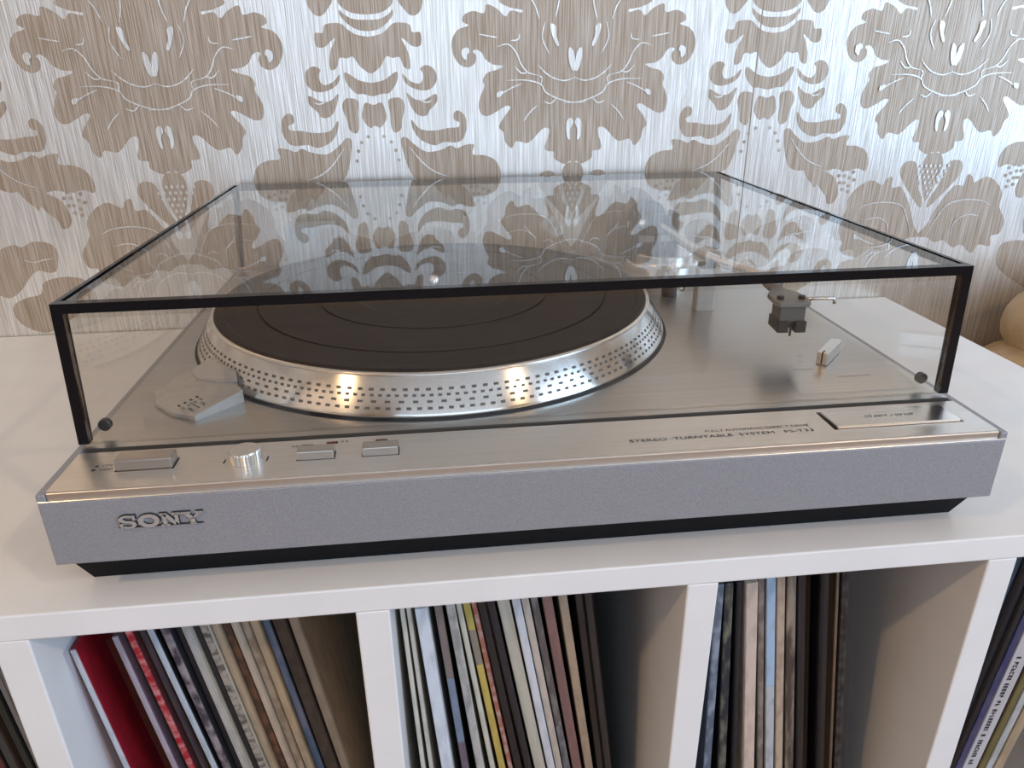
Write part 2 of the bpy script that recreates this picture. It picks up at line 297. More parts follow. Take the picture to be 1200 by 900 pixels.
# ------------------------------------------------------------------ record cabinet
SH = thing('record_cabinet', 'white laminate record cabinet with narrow upright compartments under the turntable', 'cabinet', (0, 0, FZ))
SY0, SY1, SXR, SXL, SFL = -.0101, .384, .405, -.5787, -.347
def sh(name, *a, bev=.0008): return obj(name, (lambda bb: (bmesh.ops.translate(bb, verts=bb.verts[:], vec=(0, 0, -FZ)), bb)[1])(box(*a, bev)), M['laminate'], SH)
sh('top_panel', SXL, SXR, SY0, SY1, -.0142, 0)
PITCH = .1613
DIV = []
for i in range(7):
    x1 = SXR - i * PITCH if i else SXR
    x1 = {0: .405, 1: .2432, 2: .0834, 3: -.0785, 4: -.2410, 5: -.4025, 6: -.5627}[i]
    DIV.append((x1 - .016, x1))
    sh('divider_panel', x1 - .016, x1, SY0 + .0002, SY1 - .012, FZ + .05, -.0142)
sh('shelf_panel', SXL, SXR, SY0 + .006, SY1 - .012, SFL - .016, SFL)
sh('bottom_panel', SXL, SXR, SY0 + .004, SY1 - .012, FZ + .034, FZ + .05)
sh('plinth_panel', SXL + .01, SXR - .01, SY0 + .03, SY1 - .03, FZ, FZ + .034)
sh('back_panel', SXL, SXR, SY1 - .012, SY1, FZ + .034, -.0142)

# records: (x of left spine edge at z=-.05, lean in degrees, thickness mm, spine colours top->bottom, cover colour, in a poly sleeve, front offset mm, label)
W_, K_ = (.78, .76, .72), (.02, .019, .022)
def cell(lst, group, xa, xb, y0, y1):
    """stand a row of leaning records between the dividers at xa and xb; x is taken at height ZR"""
    n = len(lst); ZR = -.12; gap = .0004
    top = [q[0] for q in lst]; th = [q[2] / 1000 for q in lst]
    for i in range(n - 1): th[i] = min(th[i], top[i + 1] - top[i] - gap)
    xf = [q[0] - math.tan(math.radians(q[1])) * (ZR - SFL) for q in lst]
    for i in range(n - 1, -1, -1):                        # nobody stands in a divider or in a neighbour
        lim = (xb - .0012 if i == n - 1 else xf[i + 1] - gap) - th[i] * 1.03
        xf[i] = min(xf[i], lim)
    for i in range(n):
        lim = xa + .001 if i == 0 else xf[i - 1] + th[i - 1] * 1.03 + gap
        xf[i] = max(xf[i], lim)
    sl = [(top[i] - xf[i]) / (ZR - SFL) for i in range(n)]
    for i in range(1, n):                                 # and the tops do not cross either
        hz = .305; sl[i] = max(sl[i], (xf[i - 1] + sl[i - 1] * hz + th[i - 1] * 1.03 + gap - xf[i]) / hz)
    for i, (x, lean, t_, cols, cover, poly, dy, label, H) in enumerate(lst):
        t = th[i]; a = math.atan(sl[i])
        o = tag(obj('record_sleeve', box(0, t, .0012, .3125, 0, H, .0003, 1), cover, None), label, 'record', group)
        zl = SFL if a <= 0 else SFL + t * math.sin(a)
        o.location = (xf[i], y0 + (y1 - y0) * i / max(1, n - 1) + dy / 1000, zl); o.rotation_euler = (0, a, 0)
        nseg = len(cols)
        for k, (c, hi) in enumerate(cols):
            z1 = H - hi * H if k < nseg - 1 else 0
            ztop = H if k == 0 else H - cols[k - 1][1] * H
            obj('spine', box(.0001, t - .0001, 0, .0014, z1, ztop, min(.0006, t * .2), 2), c, o)
        if 'black spine lettering' in label:              # a line of small capitals down the spine, too fine to read
            bl = bmesh.new(); rnd = random.Random(3); z = H - .075
            while z > H - .165:
                hgt = rnd.uniform(.0012, .0021)
                if rnd.random() > .15:
                    for u in (.0028, .0040, .0050):
                        if rnd.random() > .25: box(u, u + .0007, -.00015, .0004, z - hgt, z, bm=bl)
                    box(.0028, .0057, -.00015, .0004, z - .0006, z, bm=bl)
                z -= hgt + .0007
            obj('lettering', bl, M['ink'], o)
        if poly:
            obj('clear_sleeve', box(-.00015, t + .00015, -.0045, .3130, 0.0005, H + .003), M['polysleeve'], o)
_sp = {}
def sp(c, c2=None, print_scale=0, rough=.5):
    """spine card: base tone with fine print-like flecks along its length"""
    key = (c, c2, print_scale)
    if key not in _sp:
        c2 = c2 or tuple(v * .8 for v in c)
        _sp[key] = noisy('spine_card', c, c2, 1.0, rough, 0, (160, 160, print_scale or 55), detail=3, lo=.42, hi=.62)
    return _sp[key]
def r(x, lean, th, c, cover, label, poly=False, dy=0, c2=None, ps=0, H=.313):
    cols = c if isinstance(c, list) else [(sp(c, c2, ps), 1)]
    return (x, lean, th, cols, sp(cover), poly, dy, label, H)
cream, tan, grey, blk, navy, brn = (.62, .57, .47), (.42, .33, .23), (.34, .33, .33), (.018, .017, .02), (.03, .035, .055), (.07, .045, .032)
cell([
 r(-0.2327, -5.6, 2.9, (.70, .70, .70), (.42, .015, .03), 'red record cover with white spine in clear sleeve against the bright cabinet side', True, H=.305),
 r(-0.2079, -7.0, 3.0, (.44, .40, .44), (.10, .08, .10), 'grey lilac spined record in clear sleeve just right of the red cover', True, -3),
 r(-0.2030, -7.6, 3.5, (.55, .02, .03), (.12, .02, .03), 'glittering red spined record in a clear sleeve', True, 0, (.85, .30, .28), 220),
 r(-0.1986, -7.7, 3.6, (.045, .03, .04), blk, 'blackish plum record between the glittering red and blue-white spines', True, 2),
 r(-0.1940, -9.0, 3.3, (.62, .68, .72), blk, 'blue-white spined record in clear sleeve between two dark spines', True, 0),
 r(-0.1885, -9.0, 4.4, (.055, .04, .055), blk, 'dark plum record with pale spine lettering', False, 0, (.30, .26, .28), 90),
 r(-0.1839, -9.0, 3.1, (.016, .016, .020), blk, 'thin black record right of the dark plum one', False, 3),
 r(-0.1804, -9.0, 3.8, (.44, .42, .40), cream, 'pale grey spined record between two thin black ones', False, 0),
 r(-0.1768, -9.0, 3.6, (.018, .017, .02), blk, 'thin black record beside the close-hatched beige spine', False, 3),
 r(-0.1734, -9.0, 4.6, (.36, .33, .29), cream, 'beige record whose spine is hatched with close small print', False, 0, (.10, .09, .08), 300),
 r(-0.1689, -9.0, 4.5, tan, tan, 'tan record next to the close-hatched beige spine', False, 1),
 r(-0.1646, -9.0, 4.2, (.06, .035, .025), brn, 'dark brown record with rust coloured spine print', False, 2, (.16, .07, .04), 120),
 r(-0.1603, -9.0, 3.9, (.50, .43, .36), cream, 'cream record right of the rust printed brown spine', False, 0),
 r(-0.1564, -9.0, 4.2, (.38, .32, .25), tan, 'dull beige record between the cream and sandy spines', False, 1, (.26, .20, .15), 90),
 r(-0.1521, -9.0, 5.0, (.45, .37, .26), tan, 'sandy beige record beside the blue spine', False, 0),
 r(-0.1471, -9.0, 4.2, (.07, .12, .20), navy, 'blue spined record among beige ones', False, 1, (.16, .18, .26), 40),
 r(-0.1409, -9.0, 7.1, (.045, .035, .03), brn, 'thick brown-black record left of the last tan spine', False, 0, (.07, .055, .045), 90),
 r(-0.1328, -9.0, 5.4, (.32, .26, .20), tan, 'tan record leaning last in its row before the dark gap', False, 0),
], 'records in the compartment below the badge', -0.241, -0.0945, 0.014, 0.046)
white, mauve = (.68, .67, .66), (.20, .12, .12)
cell([
 r(-0.0730, -2.0, 2.4, (.58, .55, .46), cream, 'slim cream record first from the cabinet divider below the speed button', False, 0),
 r(-0.0689, -2.6, 2.5, [(sp((.56, .53, .47)), .42), (sp((.20, .05, .045)), 1)], cream, 'slim cream record with a dark red lower spine', False, 0),
 r(-0.0624, -4.0, 6.5, [(sp((.66, .69, .74)), .40), (sp((.22, .33, .58)), 1)], white, 'thick white record with a blue lower spine', False, -3),
 r(-0.0519, -4.7, 4.4, [(sp((.22, .18, .17)), .18), (sp((.20, .25, .33)), .34), (sp((.17, .13, .16)), 1)], blk, 'record with a brown, slate blue and plum banded spine', False, 3),
 r(-0.0440, -5.8, 4.6, (.44, .43, .40), cream, 'greyish cream record right of the banded spine', False, 0, (.28, .27, .26), 70),
 r(-0.0371, -7.0, 3.0, (.56, .54, .46), cream, 'narrow ivory record left of the yellow spine', False, 1),
 r(-0.0325, -7.7, 3.9, [(sp((.45, .37, .10)), .07), (sp((.25, .22, .18)), .15), (sp((.50, .38, .10)), 1)], (.3, .22, .05), 'yellow spined record with a grey band near its top', False, 0),
 r(-0.0275, -8.2, 2.7, (.34, .12, .08), (.2, .05, .04), 'thin red-brown record right of the yellow spine', False, 0, (.50, .34, .30), 160),
 r(-0.0238, -8.6, 4.3, blk, blk, 'black record beside the thin red-brown spine', True, 0),
 r(-0.0182, -9.0, 4.2, (.022, .022, .028), blk, 'black record left of the thick cream spine', True, 0),
 r(-0.0126, -9.0, 6.7, (.50, .48, .40), cream, 'thick cream record right of the two black ones', False, 0, (.40, .37, .30), 20),
 r(-0.0047, -9.2, 4.8, (.62, .65, .71), white, 'bluish white record beside the thick cream spine', False, -2),
 r(0.0003, -9.2, 4.1, (.55, .48, .42), cream, 'pinkish beige record right of the bluish white one', False, -1),
 r(0.0054, -9.2, 4.0, [(sp((.12, .10, .10), (.24, .22, .21)), .35), (sp((.26, .26, .30), (.10, .09, .10)), 1)], grey, 'grey-brown record left of the mauve spine', False, 1),
 r(0.0113, -9.2, 5.7, mauve, mauve, 'mauve brown record with a plain spine', False, 0, (.26, .15, .14), 30),
 r(0.0198, -9.0, 5.1, (.42, .34, .26), tan, 'tan record right of the mauve spine', False, 0),
 r(0.0285, -8.6, 4.1, (.022, .022, .024), blk, 'faded black record second from the dark gap below the platter', True, 2),
 r(0.0336, -8.6, 4.3, (.035, .036, .040), blk, 'charcoal record last in its row below the platter', True, 0),
], 'records in the compartment below the speed buttons', -0.0785, 0.0674, 0.014, 0.032)
cell([
 r(0.0962, -2.6, 4.6, (.10, .12, .16), navy, 'slate blue record with pale spine capitals against the divider', False, 0, (.26, .29, .34), 75),
 r(0.1041, -4.4, 5.0, (.022, .024, .034), blk, 'black record with yellowish spine print', False, 0, (.16, .16, .11), 60),
 r(0.1121, -5.2, 3.2, (.018, .018, .024), blk, 'thin black record left of the peach spine', True, 0),
 r(0.1184, -6.2, 7.0, [(sp((.62, .48, .40)), .72), (sp((.58, .46, .38), (.60, .20, .10), 90), 1)], cream, 'thick peach record with orange print low on its spine', False, -2),
 r(0.1282, -7.0, 3.7, (.16, .12, .10), brn, 'brown-grey record right of the peach spine', False, 1, (.26, .22, .19), 90),
 r(0.1331, -7.2, 5.5, [(sp((.36, .48, .62)), .26), (sp((.44, .46, .48), (.32, .33, .35), 70), 1)], grey, 'record with pale blue upper spine and grey lower spine', False, 0),
 r(0.1398, -7.4, 5.0, (.46, .36, .27), tan, 'beige record right of the pale blue spine', False, 0, (.36, .26, .20), 80),
 r(0.1463, -7.7, 5.7, (.07, .05, .042), brn, 'dark brown record with pale patches along its spine', False, 0, (.30, .24, .19), 30),
 r(0.1534, -8.0, 5.0, (.014, .014, .018), blk, 'black record beside the pale patched brown spine', True, 0),
 r(0.1680, -8.2, 5.3, (.016, .016, .020), blk, 'black record in a shiny sleeve standing in a dark gap', True, 1),
 r(0.1782, -8.0, 2.0, (.20, .14, .09), brn, 'slim brown record before the last black one below the start plate', False, 2),
 r(0.1811, -8.0, 4.5, (.018, .018, .020), blk, 'black record with fine grey print last in its row below the start plate', True, 0, (.08, .08, .08), 160),
], 'records in the compartment below the start plate', 0.0834, 0.2272, 0.012, 0.022)
cell([
 r(0.2645, 4.5, 4.0, (.09, .13, .17), navy, 'grey-blue record first behind the end divider', True, 6),
 r(0.2685, 7.6, 3.8, (.014, .014, .017), blk, 'black record right of the grey-blue one in the end compartment', True, 2),
 r(0.2738, 8.6, 3.6, (.018, .018, .022), blk, 'thin black record in a shiny sleeve left of the indigo spine', True, 0),
 r(0.2788, 10.0, 5.1, (.045, .05, .13), (.03, .03, .08), 'indigo record left of the lettered lilac spine', False, 0, (.10, .09, .16), 60),
 r(0.2851, 12.2, 10.5, (.52, .49, .50), white, 'thick lilac white record with black spine lettering', False, 0, (.46, .43, .44), 12),
 r(0.2989, 13.6, 4.6, (.16, .13, .05), brn, 'olive record right of the thick lilac white spine', False, 0),
 r(0.3054, 14.4, 5.1, (.45, .46, .45), grey, 'pale grey record right of the olive spine', False, 0),
 r(0.3129, 15.2, 6.9, (.40, .30, .20), tan, 'sandy tan record right of the pale grey spine in the end compartment', False, 0),
], 'records in the end compartment', 0.2432, 0.389, 0.012, 0.016)
cell([
 r(-0.3037, -6.0, 5.0, (.03, .03, .03), blk, 'black record in shiny sleeve in the shadowed compartment', True, 0),
 r(-0.2951, -6.4, 5.0, (.10, .03, .03), blk, 'dark red-black record in the shadowed compartment', False, 2),
 r(-0.2867, -6.8, 4.4, (.05, .05, .055), blk, 'dark charcoal record next to the grey spine in the shadowed compartment', False, 0),
 r(-0.2789, -7.0, 3.6, (.03, .035, .03), blk, 'greenish black record beside the grey spine', True, 0),
 r(-0.2737, -7.2, 2.8, (.20, .19, .18), grey, 'slim grey record last in the shadowed compartment', False, 0),
], 'records in the shadowed compartment', -0.4025, -0.257, 0.012, 0.012)

# ------------------------------------------------------------------ turntable
T = thing('turntable', 'silver direct-drive turntable with clear dust cover standing on the white cabinet', 'turntable', (0, 0, 0))
def part(name, bm, m, parent=None, smooth=False): return obj(name, bm, M[m], parent or T, smooth)
# black tapered base
b = bmesh.new()
hexa(b, [(-.2183, .0142, 0), (.2183, .0142, 0), (.2183, .352, 0), (-.2183, .352, 0), (-.2232, .0035, .0215), (.2232, .0035, .0215), (.2232, .362, .0215), (-.2232, .362, .0215)])
bmesh.ops.recalc_face_normals(b, faces=b.faces[:])
part('base', b, 'base')
# painted plinth: a body with low side rails, the front lip just proud of the panel
prof = [(-.0045, .0212), (.3695, .0212), (.3695, .0536), (.0354, .0536), (.0354, .0300), (.0310, .0300), (.0310, .0536), (-.0045, .0536)]
b = bmesh.new()                                                             # one body with a deep open joint behind the control panel
e0 = [b.verts.new((-.2225, y, z)) for y, z in prof]; e1 = [b.verts.new((.2225, y, z)) for y, z in prof]
b.faces.new(e0[::-1]); b.faces.new(e1)
for i in range(8): b.faces.new((e0[i], e0[(i + 1) % 8], e1[(i + 1) % 8], e1[i]))
bmesh.ops.recalc_face_normals(b, faces=b.faces[:])
bmesh.ops.bevel(b, geom=b.edges[:], offset=.0007, segments=2, profile=.5, affect='EDGES')
for q in (-.22235, .2187): box(q, q + .00365, .0300, .0365, .0222, .0535, bm=b)
pl = part('plinth', b, 'plinth')
part('front_edge', box(-.2223, .2223, -.0047, -.0030, .0534, .0541, .0003, 1), 'chrome', pl)
for s in (-1, 1):
    x0, x1 = sorted((s * .2225, s * .2187))
    part('side_rail', box(x0, x1, -.0044, .3695, .0530, .0574, .0006, 2), 'plinth', pl)
# control panel
def slotted(x0, x1, y0, y1, z0, z1, holes):
    """plate with rectangular openings right through it"""
    xs = sorted({x0, x1} | {h[0] for h in holes} | {h[1] for h in holes}); ys = sorted({y0, y1} | {h[2] for h in holes} | {h[3] for h in holes})
    b = bmesh.new(); V = {}
    def v(i, j, z):
        if (i, j, z) not in V: V[(i, j, z)] = b.verts.new((xs[i], ys[j], z))
        return V[(i, j, z)]
    def solid(i, j):
        if not (0 <= i < len(xs) - 1 and 0 <= j < len(ys) - 1): return False
        cx, cy = (xs[i] + xs[i + 1]) / 2, (ys[j] + ys[j + 1]) / 2
        return not any(h[0] < cx < h[1] and h[2] < cy < h[3] for h in holes)
    for i in range(len(xs) - 1):
        for j in range(len(ys) - 1):
            if not solid(i, j): continue
            b.faces.new((v(i, j, z1), v(i + 1, j, z1), v(i + 1, j + 1, z1), v(i, j + 1, z1)))
            b.faces.new((v(i, j + 1, z0), v(i + 1, j + 1, z0), v(i + 1, j, z0), v(i, j, z0)))
            for di, dj, p, q in ((-1, 0, (i, j + 1), (i, j)), (1, 0, (i + 1, j), (i + 1, j + 1)), (0, -1, (i, j), (i + 1, j)), (0, 1, (i + 1, j + 1), (i, j + 1))):
                if not solid(i + di, j + dj): b.faces.new((v(*p, z0), v(*q, z0), v(*q, z1), v(*p, z1)))
    bmesh.ops.recalc_face_normals(b, faces=b.faces[:])
    return b
HOLES = [(-.1956, -.1699, .0109, .0211), (-.1159, -.0986, .0104, .0182), (-.0864, -.0693, .0104, .0182), (.1408, .2080, .0078, .0272)]
cp = part('control_panel', slotted(-.2184, .2184, -.0030, .0310, .0525, .0580, HOLES), 'panel')
part('panel_front', box(-.2184, .2184, -.0036, -.0026, .0540, .0574, .0002, 1), 'panel', cp)
def holed(x0, x1, y0, y1, z0, z1, cx, cy, r, n=240):
    """rectangular plate with a round well cut through it"""
    ang = sorted([2 * PI * k / n for k in range(n)] + [math.atan2(y - cy, x - cx) % (2 * PI) for x in (x0, x1) for y in (y0, y1)])
    b = bmesh.new(); ring = []
    for a in ang:
        c, q = math.cos(a), math.sin(a)
        t = min([((x1 if c > 0 else x0) - cx) / c if abs(c) > 1e-9 else 9, ((y1 if q > 0 else y0) - cy) / q if abs(q) > 1e-9 else 9])
        ring.append([b.verts.new(p) for p in ((cx + r * c, cy + r * q, z1), (cx + t * c, cy + t * q, z1), (cx + t * c, cy + t * q, z0), (cx + r * c, cy + r * q, z0))])
    for p, q in zip(ring, ring[1:] + ring[:1]):
        for k in range(4): b.faces.new((p[k], p[(k + 1) % 4], q[(k + 1) % 4], q[k]))
    bmesh.ops.recalc_face_normals(b, faces=b.faces[:])
    return b
part('deck_plate', holed(-.2184, .2184, .0354, .3690, .0530, .0580, -.0490, .2003, .1574), 'alu')
ZP = .0580
# badge: raised letters with slab serifs
def letter(polys, x0, wd, z0, ht, m, name='badge_letter'):
    b = bmesh.new()
    for p in polys:
        n = len(p); vs = [(x0 + u * wd, z0 + v * ht) for u, v in p]
        fr = [b.verts.new((x, -.0058, z)) for x, z in vs]; bk = [b.verts.new((x, -.0040, z)) for x, z in vs]
        b.faces.new(fr); b.faces.new(bk[::-1])
        for i in range(n): b.faces.new((fr[i], bk[i], bk[(i + 1) % n], fr[(i + 1) % n]))
    bmesh.ops.triangulate(b, faces=[f for f in b.faces if len(f.verts) > 4])
    bmesh.ops.recalc_face_normals(b, faces=b.faces[:])
    return obj(name, b, m, bd)
def rect(u0, u1, v0, v1): return [(u0, v0), (u1, v0), (u1, v1), (u0, v1)]
def arc(cx, cy, rx, ry, a0, a1, n=14): return [(cx + rx * math.cos(math.radians(a0 + (a1 - a0) * k / n)), cy + ry * math.sin(math.radians(a0 + (a1 - a0) * k / n))) for k in range(n + 1)]
O_ = [arc(.5, .5, .5, .52, a, a + 90, 8) + arc(.5, .5, .27, .30, a + 90, a, 8) for a in (0, 90, 180, 270)]
N_ = [rect(.12, .30, .06, .94), rect(.72, .88, .06, .94), [(.12, .94), (.36, .94), (.88, .06), (.66, .06)], rect(0, .42, 0, .12), rect(.0, .34, .88, 1), rect(.60, 1, .88, 1)]
Y_ = [[(.08, .92), (.32, .92), (.61, .50), (.41, .44)], [(.92, .92), (.78, .92), (.50, .50), (.61, .46)], rect(.41, .61, .06, .50), rect(.0, .44, .88, 1), rect(.68, 1, .89, 1), rect(.37, .65, 0, .10)]
S_ = [arc(.5, .72, .46, .30, 40, 180, 12) + arc(.5, .74, .24, .16, 180, 40, 12), arc(.5, .28, .46, .30, 220, 360, 12) + arc(.5, .26, .24, .16, 360, 220, 12),
      [(.04, .72), (.26, .74), (.40, .58), (.30, .44), (.10, .56)], [(.96, .28), (.74, .26), (.60, .42), (.70, .56), (.90, .44)], [(.30, .44), (.40, .58), (.70, .56), (.60, .42)], rect(.80, .93, .62, 1.0), rect(.07, .20, 0, .38)]
bd = part('badge', box(-.1918, -.1560, -.0050, -.0030, .0383, .0392, .0003, 1), 'black')
bd['label'] = 'raised silver badge letters edged in black'
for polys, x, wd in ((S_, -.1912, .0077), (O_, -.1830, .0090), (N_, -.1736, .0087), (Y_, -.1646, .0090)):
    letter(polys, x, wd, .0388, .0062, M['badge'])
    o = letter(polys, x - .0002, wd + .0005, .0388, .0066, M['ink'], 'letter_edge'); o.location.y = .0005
# power button, pitch knob, speed buttons
pw = part('power_button', box(-.1950, -.1705, .0115, .0205, .0534, .0632, .0005, 2), 'button')
text('ON', .0042, .0017, (-.2008, .0176, ZP), M['ink'], cp); text('OFF', .0055, .0017, (-.2000, .0138, ZP), M['ink'], cp)
part('mark', prism([(-.2062, .0168), (-.2042, .0168), (-.2052, .0184)], ZP - .0002, ZP + .0001), 'ink', cp)
part('mark', box(-.2062, -.2046, .0131, .0145, ZP - .0002, ZP + .0001), 'ink', cp)
KX, KY = -.1389, .0145
b = bmesh.new(); n = 60; rings = []
for rr, z, kn in ((.0066, .0575, 0), (.0070, .0582, 1), (.0070, .0628, 1), (.0064, .0638, 0)):
    rings.append([b.verts.new((KX + (rr - (.00035 if kn and i % 2 else 0)) * math.cos(2 * PI * i / n), KY + (rr - (.00035 if kn and i % 2 else 0)) * math.sin(2 * PI * i / n), z)) for i in range(n)])
for a, d in zip(rings, rings[1:]):
    for i in range(n): b.faces.new((a[i], a[(i + 1) % n], d[(i + 1) % n], d[i]))
b.faces.new(rings[-1]); b.faces.new(rings[0][::-1]); bmesh.ops.recalc_face_normals(b, faces=b.faces[:])
kn = part('pitch_knob', b, 'chrome')
part('tick', box(KX - .0102, KX - .0090, KY - .0012, KY - .0006, ZP - .0002, ZP + .0001), 'ink', cp)
part('tick', box(KX + .0092, KX + .0098, KY - .0020, KY + .0024, ZP - .0002, ZP + .0001), 'ink', cp)
part('tick', box(KX - .0098, KX - .0092, KY - .0020, KY + .0018, ZP - .0002, ZP + .0001), 'ink', cp)
for x0, x1 in ((-.1155, -.0990), (-.0860, -.0697)):
    q = part('speed_button', box(x0, x1, .0108, .0178, .0534, .0622, .0004, 2), 'button')
for x0, x1, y in ((-.1157, -.1102, .0248), (-.1041, -.0988, .0264), (-.0810, -.0754, .0258)):
    part('indicator_lamp', box(x0, x1, y - .0009, y + .0009, .0572, .0583, .0001, 1), 'led', cp)
text('45', .0036, .0016, (-.1187, .0248, ZP), M['ink'], cp); text('33', .0036, .0016, (-.0958, .0268, ZP), M['ink'], cp)
text('STEREO  TURNTABLE  SYSTEM   PS-T33', .0915, .0026, (.0848, .0092, ZP), M['ink'], cp)
text('FULLY AUTOMATIC/DIRECT DRIVE', .0525, .0021, (.1042, .0143, ZP), M['ink'], cp)
# start / stop plate
b = bmesh.new()
hexa(b, [(.1424, .0082, .0534), (.2066, .0082, .0534), (.2072, .0266, .0534), (.1424, .0266, .0534), (.1424, .0082, .0594), (.2066, .0082, .0594), (.2072, .0266, .0586), (.1424, .0266, .0586)])
bmesh.ops.bevel(b, geom=b.edges[:], offset=.0004, segments=2, affect='EDGES'); bmesh.ops.recalc_face_normals(b, faces=b.faces[:])
sp_ = part('start_plate', b, 'startplate'); sp_['label'] = 'long polished metal start and stop plate'
text('START / STOP', .0262, .0022, (.1745, .0175, .0591), M['ink'], sp_, rot=(-.043, 0, 0))

# platter
PC = (-.0490, .2003, 0)
plat = part('platter', lathe([(0, .0534), (.1200, .0534), (.1200, .0585), (.1545, .0585), (.1555, .0592), (.1556, .0602), (.1552, .0612), (.1452, .0775), (.1445, .0782), (0, .0782)], 200, PC), 'rim', smooth=False)
for p in plat.data.polygons: p.use_smooth = True
part('rim_edge', lathe([(.1418, .0775), (.1450, .0775), (.1454, .0783), (.1450, .0790), (.1440, .0794), (.1425, .0793), (.1418, .0788)], 200, PC, closed=True), 'rimtop', plat, True)
# rows of stroboscope dots around the sloping rim
b = bmesh.new()
def conept(ang, t, off):
    rr = .1552 + (.1452 - .1552) * t; z = .0612 + (.0775 - .0612) * t
    nx, nz = .0163 / .01912, .0100 / .01912
    rr += nx * off; z += nz * off
    return (PC[0] + rr * math.cos(ang), PC[1] + rr * math.sin(ang), z)
for t, cnt, wd, ht in ((.66, 160, .0025, .0014), (.50, 216, .0020, .0013), (.33, 133, .0027, .0013), (.15, 180, .0024, .0014)):
    dt = ht / .01912 / 2
    for k in range(cnt):
        a = 2 * PI * k / cnt; da = wd / .15 / 2
        q = [conept(a - da, t - dt, .00012), conept(a + da, t - dt, .00012), conept(a + da, t + dt, .00012), conept(a - da, t + dt, .00012)]
        v = [b.verts.new(p) for p in q]; b.faces.new(v)
        c = [b.verts.new(p) for p in (conept(a - da, t - dt, -.0001), conept(a + da, t - dt, -.0001), conept(a + da, t + dt, -.0001), conept(a - da, t + dt, -.0001))]
        for i in range(4): b.faces.new((c[i], c[(i + 1) % 4], v[(i + 1) % 4], v[i]))
bmesh.ops.recalc_face_normals(b, faces=b.faces[:])
sd = part('strobe_dots', b, 'dots', plat); sd['kind'] = 'stuff'
# rubber mat with ridges
prof = [(0, .0780), (.1428, .0780), (.1430, .0796), (.1418, .0806), (.1372, .0806), (.1362, .0798)]
rr = .1355
while rr > .056:
    if abs(rr - .1150) < .0013 or abs(rr - .0770) < .0013:
        prof += [(rr + .0010, .0799), (rr + .0008, .0784), (rr - .0008, .0784), (rr - .0010, .0799)]; rr -= .0030
    else:
        prof += [(rr, .07985), (rr - .0008, .07980), (rr - .0016, .07985)]; rr -= .0024
prof += [(.052, .0798), (.050, .0790), (0, .0790)]
part('rubber_mat', lathe(prof, 180, PC), 'rubber', plat, False)
part('spindle', lathe([(0, .078), (.0036, .078), (.0036, .0885), (.0024, .0905), (0, .0912)], 24, PC), 'chrome', plat, True)

# strobe light housing
ps = [(-.2040, .0940), (-.1990, .0800), (-.1880, .0675), (-.1737, .0598), (-.1535, .0800), (-.1600, .0905), (-.1720, .0985), (-.1870, .1180), (-.1930, .1130)]
SN = (.745, .667); SA = math.atan(.158)
def strobe_z(x, y): return .0606 + .158 * (x * SN[0] + y * SN[1] + .0894)
st = part('strobe_housing', prism([(x, y, strobe_z(x, y)) for x, y in ps], .0570, .06, .0003, 1), 'silverstrobe')
lens = [(-.1890, .1120), (-.1830, .1010), (-.1700, .0930), (-.1585, .0905), (-.1605, .0985), (-.1690, .1080), (-.1800, .1200)]
part('strobe_lens', prism([(x, y, strobe_z(x, y) + (.0010 if i < 4 else .0030)) for i, (x, y) in enumerate(lens)], .0575, .07, .0003, 1), 'frost', st)
def sq(s, t): return (-.1849 + SN[1] * s + SN[0] * t, .0737 - SN[0] * s + SN[1] * t)
for k, (s1, s2) in enumerate((('33', '60Hz'), ('45', '60Hz'), ('33', '50Hz'), ('45', '50Hz'))):
    t = k * .0034 - .0004
    q = [sq(-.0010, t - .0005), sq(.0010, t - .0005), sq(.0010, t + .0005), sq(-.0010, t + .0005)]
    part('mark', prism([(x, y, strobe_z(x, y) + .0002) for x, y in q], .0600, .07), 'ink', st)
    x, y = sq(.0044, t); text(s1, .0030, .0015, (x, y, strobe_z(x, y) + .0001), M['ink'], st, rot=(SA, 0, -.84))
    if k % 2: x, y = sq(.0098, t - .0017); text(s2, .0052, .0017, (x, y, strobe_z(x, y) + .0001), M['ink'], st, rot=(SA, 0, -.84))
q = [sq(.0020, .0046), sq(.0125, .0046), sq(.0125, .0049), sq(.0020, .0049)]
part('mark', prism([(x, y, strobe_z(x, y) + .0002) for x, y in q], .0600, .07), 'ink', st)

# size selector lever
dv = Vector((.0195, .0205)).normalized(); nv = Vector((dv.y, -dv.x))
def lp(s, t): return (.1742 + dv.x * s + nv.x * t, .0868 + dv.y * s + nv.y * t)
sl = part('selector_lever', prism([lp(0, -.0030), lp(0, .0034), lp(.0275, .0034), lp(.0285, .0026), lp(.0285, -.0022), lp(.0275, -.0030)], .0584, .0660, .0004, 2), 'chrome')
part('lever_groove', prism([lp(-.0001, -.0004), lp(-.0001, .0004), lp(.004, .0004), lp(.004, -.0004)], .0590, .0661), 'ink', sl)
part('lever_foot', prism([lp(.0003, -.0027), lp(.0003, .0031), lp(.0280, .0031), lp(.0280, -.0027)], .0570, .0586), 'grey', sl)
text('SELECTOR', .0195, .0019, (.1855, .0694, ZP), M['faint'], cp); text('MANUAL', .0125, .0018, (.1612, .0822, ZP), M['faint'], cp)
text('17', .0030, .0016, (.1652, .0936, ZP), M['faint'], cp); text('30', .0030, .0016, (.1690, .1029, ZP), M['faint'], cp)

